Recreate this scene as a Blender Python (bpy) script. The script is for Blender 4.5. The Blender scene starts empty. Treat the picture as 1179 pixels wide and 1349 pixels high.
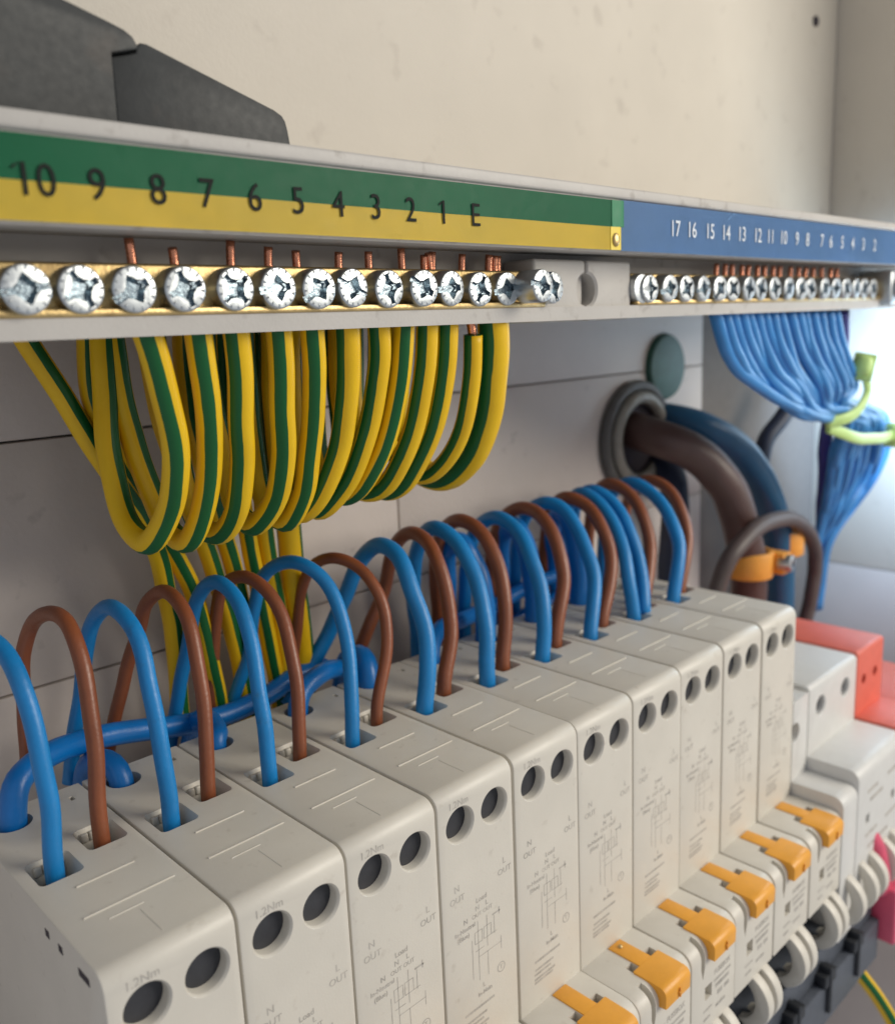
import bpy, bmesh, math, random
from mathutils import Vector, Matrix
random.seed(7)
S = 0.1                      # one Blender unit = 1 cm; all sizes below are millimetres
scene = bpy.context.scene
COL = scene.collection

# ------------------------------------------------------------------ camera
cam_d = bpy.data.cameras.new('camera')
cam = bpy.data.objects.new('camera', cam_d)
COL.objects.link(cam)
scene.camera = cam
def aim(pos, yaw, pitch, roll):
    f = Vector((math.sin(yaw)*math.cos(pitch), math.cos(yaw)*math.cos(pitch), math.sin(pitch)))
    rt = Vector((math.cos(yaw), -math.sin(yaw), 0))
    up = rt.cross(f)
    r2 = math.cos(roll)*rt + math.sin(roll)*up
    u2 = -math.sin(roll)*rt + math.cos(roll)*up
    m = Matrix((r2, u2, -f)).transposed().to_4x4()
    m.translation = Vector(pos)*S
    return m
CAMPOS = (-32.195, -95.739, 72.541)
cam.matrix_world = aim(CAMPOS, 0.76254, -0.20130, -0.04416)
cam_d.sensor_fit = 'VERTICAL'
cam_d.sensor_height = 24
cam_d.lens = 24*1172.68/1349
cam_d.clip_start = 0.05
cam_d.clip_end = 500
cam_d.dof.use_dof = True
cam_d.dof.focus_distance = 14.2
cam_d.dof.aperture_fstop = 0.145

# ------------------------------------------------------------------ light
w = bpy.data.worlds.new('World'); scene.world = w; w.use_nodes = True
bgn = w.node_tree.nodes['Background']
bgn.inputs['Color'].default_value = (0.80, 0.83, 0.90, 1); bgn.inputs['Strength'].default_value = 0.36
def area(name, pos, target, size, power, col, sy=None):
    l = bpy.data.lights.new(name, 'AREA'); l.shape = 'RECTANGLE'; l.size = size*S; l.size_y = (sy or size)*S
    l.energy = power; l.color = col
    o = bpy.data.objects.new(name, l); COL.objects.link(o)
    d = Vector(target)-Vector(pos)
    o.rotation_euler = d.to_track_quat('-Z', 'Y').to_euler(); o.location = Vector(pos)*S
    return o
area('room_window_light', (470, -500, 270), (150, 20, 30), 340, 26000, (1.0, 0.93, 0.81))
area('side_glare_fill', (300, -30, 66), (365, 14, 44), 34, 2000, (0.50, 0.72, 1.0)).data.spread = math.radians(95)  # added lamp, brightens the side wall in place of lens glare
scene.view_settings.view_transform = 'Standard'
scene.view_settings.look = 'None'
scene.view_settings.exposure = 0.5
scene.view_settings.gamma = 1.0

# ------------------------------------------------------------------ materials
def lin(c): return tuple((x/12.92 if x <= .04045 else ((x+.055)/1.055)**2.4) for x in c)
def mat(name, base, rough=.5, metal=0., var=.06, nscale=3., bump=.02, bscale=40., spec=.5, coat=0., dirt=None, rvar=.08):
    m = bpy.data.materials.new(name); m.use_nodes = True
    nt = m.node_tree; N = nt.nodes; Lk = nt.links; b = N['Principled BSDF']
    tc = N.new('ShaderNodeTexCoord')
    oi = N.new('ShaderNodeObjectInfo')
    off = N.new('ShaderNodeVectorMath'); off.operation = 'ADD'
    sc = N.new('ShaderNodeVectorMath'); sc.operation = 'SCALE'; sc.inputs['Scale'].default_value = 37.
    cmb = N.new('ShaderNodeCombineXYZ')
    for k in range(3): Lk.new(oi.outputs['Random'], cmb.inputs[k])
    Lk.new(cmb.outputs[0], sc.inputs[0]); Lk.new(tc.outputs['Object'], off.inputs[0]); Lk.new(sc.outputs[0], off.inputs[1])
    n1 = N.new('ShaderNodeTexNoise'); n1.inputs['Scale'].default_value = nscale; n1.inputs['Detail'].default_value = 6; n1.inputs['Roughness'].default_value = .6
    Lk.new(off.outputs[0], n1.inputs['Vector'])
    mr = N.new('ShaderNodeMapRange'); mr.inputs['From Min'].default_value = .3; mr.inputs['From Max'].default_value = .7
    mr.inputs['To Min'].default_value = 1-var; mr.inputs['To Max'].default_value = 1+var
    Lk.new(n1.outputs['Fac'], mr.inputs['Value'])
    hs = N.new('ShaderNodeVectorMath'); hs.operation = 'SCALE'; hs.inputs[0].default_value = base
    Lk.new(mr.outputs[0], hs.inputs['Scale'])
    out = hs.outputs[0]
    if dirt:
        n3 = N.new('ShaderNodeTexNoise'); n3.inputs['Scale'].default_value = dirt[1]; n3.inputs['Detail'].default_value = 8
        Lk.new(off.outputs[0], n3.inputs['Vector'])
        r = N.new('ShaderNodeMapRange'); r.inputs['From Min'].default_value = dirt[2]; r.inputs['From Max'].default_value = dirt[2]+.12
        r.inputs['To Max'].default_value = dirt[3]
        Lk.new(n3.outputs['Fac'], r.inputs['Value'])
        mx = N.new('ShaderNodeMix'); mx.data_type = 'RGBA'
        Lk.new(r.outputs[0], mx.inputs['Factor']); Lk.new(out, mx.inputs['A']); mx.inputs['B'].default_value = (*dirt[0], 1)
        out = mx.outputs['Result']
    Lk.new(out, b.inputs['Base Color'])
    b.inputs['Metallic'].default_value = metal
    mr2 = N.new('ShaderNodeMapRange'); mr2.inputs['To Min'].default_value = max(0.03, rough-rvar); mr2.inputs['To Max'].default_value = rough+rvar
    n2 = N.new('ShaderNodeTexNoise'); n2.inputs['Scale'].default_value = bscale; n2.inputs['Detail'].default_value = 4
    Lk.new(off.outputs[0], n2.inputs['Vector'])
    Lk.new(n2.outputs['Fac'], mr2.inputs['Value']); Lk.new(mr2.outputs[0], b.inputs['Roughness'])
    b.inputs['Specular IOR Level'].default_value = spec; b.inputs['Coat Weight'].default_value = coat
    if bump:
        bp = N.new('ShaderNodeBump'); bp.inputs['Strength'].default_value = 1; bp.inputs['Distance'].default_value = bump*S
        Lk.new(n2.outputs['Fac'], bp.inputs['Height']); Lk.new(bp.outputs[0], b.inputs['Normal'])
    return m
M = {}
M['plastic'] = mat('cream_breaker_plastic', (.65,.612,.535), .42, var=.035, nscale=.8, bump=.018, bscale=30, dirt=((.42,.37,.30), 4, .64, .4))
M['rail'] = mat('pale_rail_plastic', (.50,.475,.44), .5, var=.05, nscale=.7, bump=.03, bscale=18, dirt=((.27,.24,.21), 3.2, .60, .5))
M['white_plastic'] = mat('white_device_plastic', (.66,.65,.62), .4, var=.03, bump=.05, bscale=22)
M['upper'] = mat('beige_painted_panel', (.61,.562,.485), .6, var=.04, nscale=.25, bump=.06, bscale=9, dirt=((.40,.35,.30), 1.4, .62, .35))
M['lower'] = mat('grey_painted_panel', (.60,.53,.485), .62, var=.05, nscale=.35, bump=.08, bscale=9, dirt=((.22,.19,.17), 1.6, .66, .35))
M['orange'] = mat('orange_toggle_plastic', (.80,.36,.035), .38, var=.05, bump=.04, bscale=25)
M['red'] = mat('salmon_red_plastic', (.72,.15,.10), .42, var=.06, bump=.04)
M['pink'] = mat('pink_plastic', (.66,.09,.16), .4, var=.06, bump=.04)
M['blue'] = mat('blue_cable_sheath', (.006,.205,.52), .40, var=.10, nscale=1.2, bump=.05, bscale=14, dirt=((.03,.10,.20), 3, .66, .4))
M['blue_pale'] = mat('light_blue_cable_sheath', (.040,.23,.56), .40, var=.10, nscale=1.2, bump=.05, bscale=14)
M['bright_blue'] = mat('bright_blue_cable_sheath', (.003,.165,.52), .32, var=.10, nscale=1.2, bump=.04, bscale=14)
M['brown'] = mat('brown_cable_sheath', (.235,.070,.028), .38, var=.14, nscale=1.4, bump=.05, bscale=14)
M['brown_dark'] = mat('dark_brown_cable_sheath', (.085,.046,.040), .45, var=.12, nscale=.8, bump=.08, bscale=10)
M['blue_dark'] = mat('dark_blue_cable_sheath', (.012,.085,.185), .42, var=.12, nscale=.8, bump=.08, bscale=10)
M['navy'] = mat('navy_cable_sheath', (.018,.028,.060), .5, var=.1)
M['purple'] = mat('violet_cable_sheath', (.07,.075,.30), .45, var=.1)
M['greybrown'] = mat('grey_brown_cable_sheath', (.085,.062,.058), .5, var=.1)
M['brass'] = mat('brass', (.56,.41,.19), .40, 1., var=.12, nscale=2.5, bump=.05, bscale=20, dirt=((.28,.18,.08), 3, .60, .6))
M['zinc'] = mat('zinc_plated_steel', (.56,.59,.60), .36, 1., var=.10, nscale=6, bump=.02, bscale=22, rvar=.08)
M['zinc_shade'] = mat('screw_recess_shade', (.26,.32,.36), .28, 1., var=.25, nscale=9, bump=.06, bscale=22, rvar=.12)  # darker copy of the zinc, paints shade into the screw recesses
M['steel'] = mat('dull_thread_steel', (.30,.31,.31), .5, .7, var=.1, bump=0)
M['copper'] = mat('bare_copper', (.72,.30,.18), .28, 1., var=.15, bump=.05)
M['dark_metal'] = mat('terminal_steel_shade_tint', (.05,.06,.06), .5, .3, var=.3, nscale=6, bump=.1)  # dark screw steel, blackened further to paint the shade in the top slots
M['black'] = mat('dark_grey_moulding', (.017,.020,.021), .55, var=.3, nscale=.9, bump=.03, bscale=9, dirt=((.06,.045,.035), 1.1, .58, .5))
M['comb'] = mat('dark_slate_busbar_cover', (.075,.085,.105), .45, var=.12, bump=.06)
M['combblack'] = mat('black_busbar_clip', (.012,.014,.018), .45)
M['grommet'] = mat('dark_green_grommet', (.016,.070,.048), .55, var=.15)
M['gland'] = mat('grey_rubber_gland', (.10,.095,.09), .6, var=.15)
M['glandpale'] = mat('pale_gland_ring', (.27,.25,.215), .5, var=.15)
M['clamp'] = mat('yellow_clamp_plastic', (.78,.34,.05), .42, var=.07)
M['lime'] = mat('lime_cable_tie', (.54,.76,.26), .4, var=.06)
M['ink'] = mat('faded_grey_print', (.46,.43,.385), .6, var=.25, nscale=5, bump=0)
M['nink'] = mat('black_number_print', (.016,.018,.016), .7, bump=0, spec=.15)
M['wink'] = mat('white_number_print', (.72,.78,.84), .5, bump=0)
M['lgreen'] = mat('green_label_film', (.010,.20,.085), .42, var=.06, nscale=.6, bump=.02, bscale=6, spec=.25)
M['lyellow'] = mat('yellow_label_film', (.86,.66,.09), .42, var=.05, nscale=.6, bump=.02, bscale=6, spec=.25)
M['lblue'] = mat('blue_label_film', (.14,.31,.60), .40, var=.06, nscale=.6, bump=.02, bscale=6, spec=.4)
M['well_shade'] = mat('painted_well_shade', (.035,.036,.042), .55, var=.2)  # near-black colour standing in for shade in holes and terminal openings
M['pitch'] = mat('painted_hole_shade', (.03,.022,.03), .7)  # near-black colour painted for the shade inside holes and slots
M['seam'] = mat('dark_joint_filler', (.16,.14,.125), .8)

def stripe_mat():
    m = bpy.data.materials.new('green_yellow_cable_sheath'); m.use_nodes = True
    nt = m.node_tree; N = nt.nodes; Lk = nt.links; b = N['Principled BSDF']
    uv = N.new('ShaderNodeUVMap'); uv.uv_map = 'UVMap'
    sx = N.new('ShaderNodeSeparateXYZ'); Lk.new(uv.outputs[0], sx.inputs[0])
    mu = N.new('ShaderNodeMath'); mu.operation = 'MULTIPLY'; mu.inputs[1].default_value = 4*math.pi; Lk.new(sx.outputs['X'], mu.inputs[0])
    cs = N.new('ShaderNodeMath'); cs.operation = 'COSINE'; Lk.new(mu.outputs[0], cs.inputs[0])
    nz = N.new('ShaderNodeTexNoise'); nz.inputs['Scale'].default_value = 2.0
    tc = N.new('ShaderNodeTexCoord'); Lk.new(tc.outputs['Object'], nz.inputs['Vector'])
    ad = N.new('ShaderNodeMath'); ad.operation = 'MULTIPLY_ADD'; ad.inputs[1].default_value = .25; Lk.new(nz.outputs['Fac'], ad.inputs[0]); Lk.new(cs.outputs[0], ad.inputs[2])
    mr = N.new('ShaderNodeMapRange'); mr.inputs['From Min'].default_value = .63; mr.inputs['From Max'].default_value = .70
    Lk.new(ad.outputs[0], mr.inputs['Value'])
    mx = N.new('ShaderNodeMix'); mx.data_type = 'RGBA'
    Lk.new(mr.outputs[0], mx.inputs['Factor'])
    n2 = N.new('ShaderNodeTexNoise'); n2.inputs['Scale'].default_value = 1.3; n2.inputs['Detail'].default_value = 6; Lk.new(tc.outputs['Object'], n2.inputs['Vector'])
    cr = N.new('ShaderNodeMix'); cr.data_type = 'RGBA'; Lk.new(n2.outputs['Fac'], cr.inputs['Factor'])
    cr.inputs['A'].default_value = (.70,.40,.004,1); cr.inputs['B'].default_value = (.86,.56,.010,1)
    Lk.new(cr.outputs['Result'], mx.inputs['A']); mx.inputs['B'].default_value = (.006,.105,.026,1)
    Lk.new(mx.outputs['Result'], b.inputs['Base Color'])
    b.inputs['Roughness'].default_value = .42; b.inputs['Specular IOR Level'].default_value = .35
    n3 = N.new('ShaderNodeTexNoise'); n3.inputs['Scale'].default_value = 18; Lk.new(tc.outputs['Object'], n3.inputs['Vector'])
    bp = N.new('ShaderNodeBump'); bp.inputs['Distance'].default_value = .004; Lk.new(n3.outputs['Fac'], bp.inputs['Height']); Lk.new(bp.outputs[0], b.inputs['Normal'])
    return m
M['earth'] = stripe_mat()

# ------------------------------------------------------------------ mesh helpers
class MB:
    def __init__(s): s.bm = bmesh.new()
    def box(s, x0, x1, y0, y1, z0, z1, bev=0, seg=2):
        t = bmesh.new(); bmesh.ops.create_cube(t, size=1)
        for v in t.verts:
            v.co = Vector(((x0+x1)/2+v.co.x*(x1-x0), (y0+y1)/2+v.co.y*(y1-y0), (z0+z1)/2+v.co.z*(z1-z0)))
        if bev: bmesh.ops.bevel(t, geom=t.edges[:], offset=bev, segments=seg, profile=.5, affect='EDGES')
        return s.add(t)
    def add(s, t, mtx=None):
        if mtx: bmesh.ops.transform(t, matrix=mtx, verts=t.verts)
        me = bpy.data.meshes.new('tmp'); t.to_mesh(me); t.free(); s.bm.from_mesh(me); bpy.data.meshes.remove(me)
        return s
    def addmesh(s, me, mtx):
        t = bmesh.new(); t.from_mesh(me); return s.add(t, mtx)
    def cyl(s, c, axis, r0, r1, h, seg=24, bev=0):
        t = bmesh.new(); bmesh.ops.create_cone(t, cap_ends=True, segments=seg, radius1=r0, radius2=r1, depth=h)
        if bev:
            ed = [e for e in t.edges if abs(e.verts[0].co.z-e.verts[1].co.z) < 1e-6]
            bmesh.ops.bevel(t, geom=ed, offset=bev, segments=3, profile=.5, affect='EDGES')
        q = Vector((0,0,1)).rotation_difference(Vector(axis).normalized())
        return s.add(t, Matrix.Translation(Vector(c)) @ q.to_matrix().to_4x4())
    def prism(s, prof, a0, a1, axis='x', bev=0):
        """profile polygon (two coordinates) swept along an axis"""
        t = bmesh.new()
        def P(p, a): return {'x': (a, p[0], p[1]), 'y': (p[0], a, p[1]), 'z': (p[0], p[1], a)}[axis]
        A = [t.verts.new(P(p, a0)) for p in prof]; B = [t.verts.new(P(p, a1)) for p in prof]
        n = len(prof)
        t.faces.new(A); t.faces.new(B[::-1])
        for i in range(n): t.faces.new((A[i], B[i], B[(i+1) % n], A[(i+1) % n]))
        bmesh.ops.recalc_face_normals(t, faces=t.faces)
        if bev:
            ed = [e for e in t.edges if (e.verts[0] in A) == (e.verts[1] in A)]
            bmesh.ops.bevel(t, geom=ed, offset=bev, segments=2, profile=.5, affect='EDGES')
        return s.add(t)
    def lathe(s, c, rings, seg=36):
        """closed solid of revolution along y: rings of (y, radius)"""
        t = bmesh.new(); R = []
        for y, r_ in rings: R.append([t.verts.new((c[0]+r_*math.cos(2*math.pi*k/seg), c[1]+y, c[2]+r_*math.sin(2*math.pi*k/seg))) for k in range(seg)])
        for a, b in zip(R, R[1:]):
            for k in range(seg): t.faces.new((a[k], a[(k+1) % seg], b[(k+1) % seg], b[k]))
        t.faces.new(R[0]); t.faces.new(R[-1][::-1])
        bmesh.ops.recalc_face_normals(t, faces=t.faces)
        return s.add(t)
    def quad(s, pts):
        vs = [s.bm.verts.new(p) for p in pts]; s.bm.faces.new(vs); return s
    def mesh(s, name, m, angle=35):
        bmesh.ops.scale(s.bm, vec=(S,S,S), verts=s.bm.verts)
        me = bpy.data.meshes.new(name); s.bm.to_mesh(me); s.bm.free()
        me.materials.append(m)
        for p in me.polygons: p.use_smooth = True
        me.set_sharp_from_angle(angle=math.radians(angle))
        return me
def link(name, me, parent=None, loc=(0,0,0), rot=(0,0,0)):
    o = bpy.data.objects.new(name, me); COL.objects.link(o)
    o.location = Vector(loc)*S; o.rotation_euler = rot
    if parent: o.parent = parent
    return o
def thing(name, label, cat, group=None, loc=(0,0,0), me=None):
    o = link(name, me, None, loc); o['label'] = label; o['category'] = cat
    if group: o['group'] = group
    return o
def struct(name, me=None):
    o = link(name, me); o['kind'] = 'structure'; return o
def boolean(me, cutter, keep=False):
    a = bpy.data.objects.new('a', me); b = bpy.data.objects.new('b', cutter)
    COL.objects.link(a); COL.objects.link(b)
    md = a.modifiers.new('m', 'BOOLEAN'); md.object = b; md.material_mode = 'TRANSFER' if keep else 'INDEX'; md.operation = 'DIFFERENCE'; md.solver = 'EXACT'; md.use_self = True
    dg = bpy.context.evaluated_depsgraph_get()
    r = bpy.data.meshes.new_from_object(a.evaluated_get(dg))
    r.name = me.name
    bpy.data.objects.remove(a); bpy.data.objects.remove(b)
    if keep:
        for p in r.polygons: p.use_smooth = True
        r.set_sharp_from_angle(angle=math.radians(30)); return r
    if len(r.materials) > 1:
        m0 = r.materials[0]; r.materials.clear(); r.materials.append(m0)
    for p in r.polygons: p.use_smooth = True; p.material_index = 0
    r.set_sharp_from_angle(angle=math.radians(30))
    return r

def spline(P, step):
    P = [Vector(p) for p in P]
    out = []
    Q = [2*P[0]-P[1]] + P + [2*P[-1]-P[-2]]
    for i in range(1, len(Q)-2):
        p0, p1, p2, p3 = Q[i-1:i+3]
        # centripetal Catmull-Rom
        t0 = 0; t1 = t0+max(1e-3, (p1-p0).length)**.5; t2 = t1+max(1e-3, (p2-p1).length)**.5; t3 = t2+max(1e-3, (p3-p2).length)**.5
        n = max(2, int((p2-p1).length/step))
        for k in range(n):
            t = t1+(t2-t1)*k/n
            A1 = p0*((t1-t)/(t1-t0))+p1*((t-t0)/(t1-t0)); A2 = p1*((t2-t)/(t2-t1))+p2*((t-t1)/(t2-t1)); A3 = p2*((t3-t)/(t3-t2))+p3*((t-t2)/(t3-t2))
            B1 = A1*((t2-t)/(t2-t0))+A2*((t-t0)/(t2-t0)); B2 = A2*((t3-t)/(t3-t1))+A3*((t-t1)/(t3-t1))
            out.append(B1*((t2-t)/(t2-t1))+B2*((t-t1)/(t2-t1)))
    out.append(P[-1])
    for _ in range(2):       # relax small kinks
        out = [out[0]]+[(out[i-1]+out[i]*2+out[i+1])/4 for i in range(1, len(out)-1)]+[out[-1]]
    return out
def tube(name, P, r, m, step=1.2, seg=16, phase=0., ref=(-.3,-1,.1), twist=0., flat=1., raw=False):
    C = [Vector(p) for p in P] if raw else spline(P, step)
    if not raw:            # hand-bent wires are never perfectly even
        a1, a2, a3 = (random.uniform(0, 6.28) for _ in range(3)); q_ = 0.
        amp = (.08 if m is M['earth'] else .16)*min(1.6, (r if not callable(r) else 1.6)/1.5)
        for i in range(1, len(C)):
            q_ += (C[i]-C[i-1]).length if i else 0
            k_ = min(1, i/6)*amp
            C[i] = C[i]+Vector((math.sin(q_*.23+a1)+.5*math.sin(q_*.51+a2), .6*math.sin(q_*.19+a3), .5*math.sin(q_*.27+a2)))*k_
    n = len(C); T = [(C[min(i+1, n-1)]-C[max(i-1, 0)]).normalized() for i in range(n)]
    nrm = Vector(ref); nrm = (nrm-T[0]*nrm.dot(T[0])).normalized()
    V = []; F = []; UV = []
    L = 0
    rings = []
    for i in range(n):
        if i:
            q = T[i-1].rotation_difference(T[i]); nrm = (q @ nrm); nrm = (nrm-T[i]*nrm.dot(T[i])).normalized(); L += (C[i]-C[i-1]).length
        bn = T[i].cross(nrm)
        rr = r(i/(n-1)) if callable(r) else r
        base = len(V)
        for k in range(seg):
            a = 2*math.pi*k/seg
            V.append((C[i]+nrm*math.cos(a)*rr*flat+bn*math.sin(a)*rr)*S)
        rings.append((base, L))
    for i in range(n-1):
        for k in range(seg):
            k2 = (k+1) % seg
            F.append((rings[i][0]+k, rings[i][0]+k2, rings[i+1][0]+k2, rings[i+1][0]+k))
            tw0 = twist*rings[i][1]; tw1 = twist*rings[i+1][1]
            UV += [(k/seg+phase+tw0, 0), ((k+1)/seg+phase+tw0, 0), ((k+1)/seg+phase+tw1, 1), (k/seg+phase+tw1, 1)]
    F.append(tuple(range(seg))[::-1]); UV += [(0, 0)]*seg
    F.append(tuple(rings[-1][0]+k for k in range(seg))); UV += [(0, 0)]*seg
    me = bpy.data.meshes.new(name); me.from_pydata([tuple(v) for v in V], [], F)
    uvl = me.uv_layers.new(name='UVMap')
    for i, u in enumerate(UV): uvl.data[i].uv = u
    me.materials.append(m)
    for p in me.polygons: p.use_smooth = len(p.vertices) == 4
    me.update()
    return me
_tc = {}
def text_mesh(txt, size, bold=0.):
    k = (txt, size, bold)
    if k not in _tc:
        c = bpy.data.curves.new('t', 'FONT'); c.body = txt; c.size = size; c.align_x = 'CENTER'; c.align_y = 'CENTER'; c.offset = bold; c.resolution_u = 3
        o = bpy.data.objects.new('t', c); COL.objects.link(o)
        dg = bpy.context.evaluated_depsgraph_get()
        _tc[k] = bpy.data.meshes.new_from_object(o.evaluated_get(dg)); bpy.data.objects.remove(o)
    return _tc[k]
def put_text(mb, txt, size, x, y, z, bold=0., sx=1., rot=0.):
    mtx = Matrix.Translation((x, y, z)) @ Matrix.Rotation(math.pi/2, 4, 'X') @ Matrix.Rotation(rot, 4, 'Z') @ Matrix.Diagonal((sx, 1, 1, 1))
    mb.addmesh(text_mesh(txt, size, bold), mtx)
def arc(cx, cy, r, a0, a1, n):
    return [(cx+r*math.cos(math.radians(a0+(a1-a0)*i/n)), cy+r*math.sin(math.radians(a0+(a1-a0)*i/n))) for i in range(n+1)]

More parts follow.
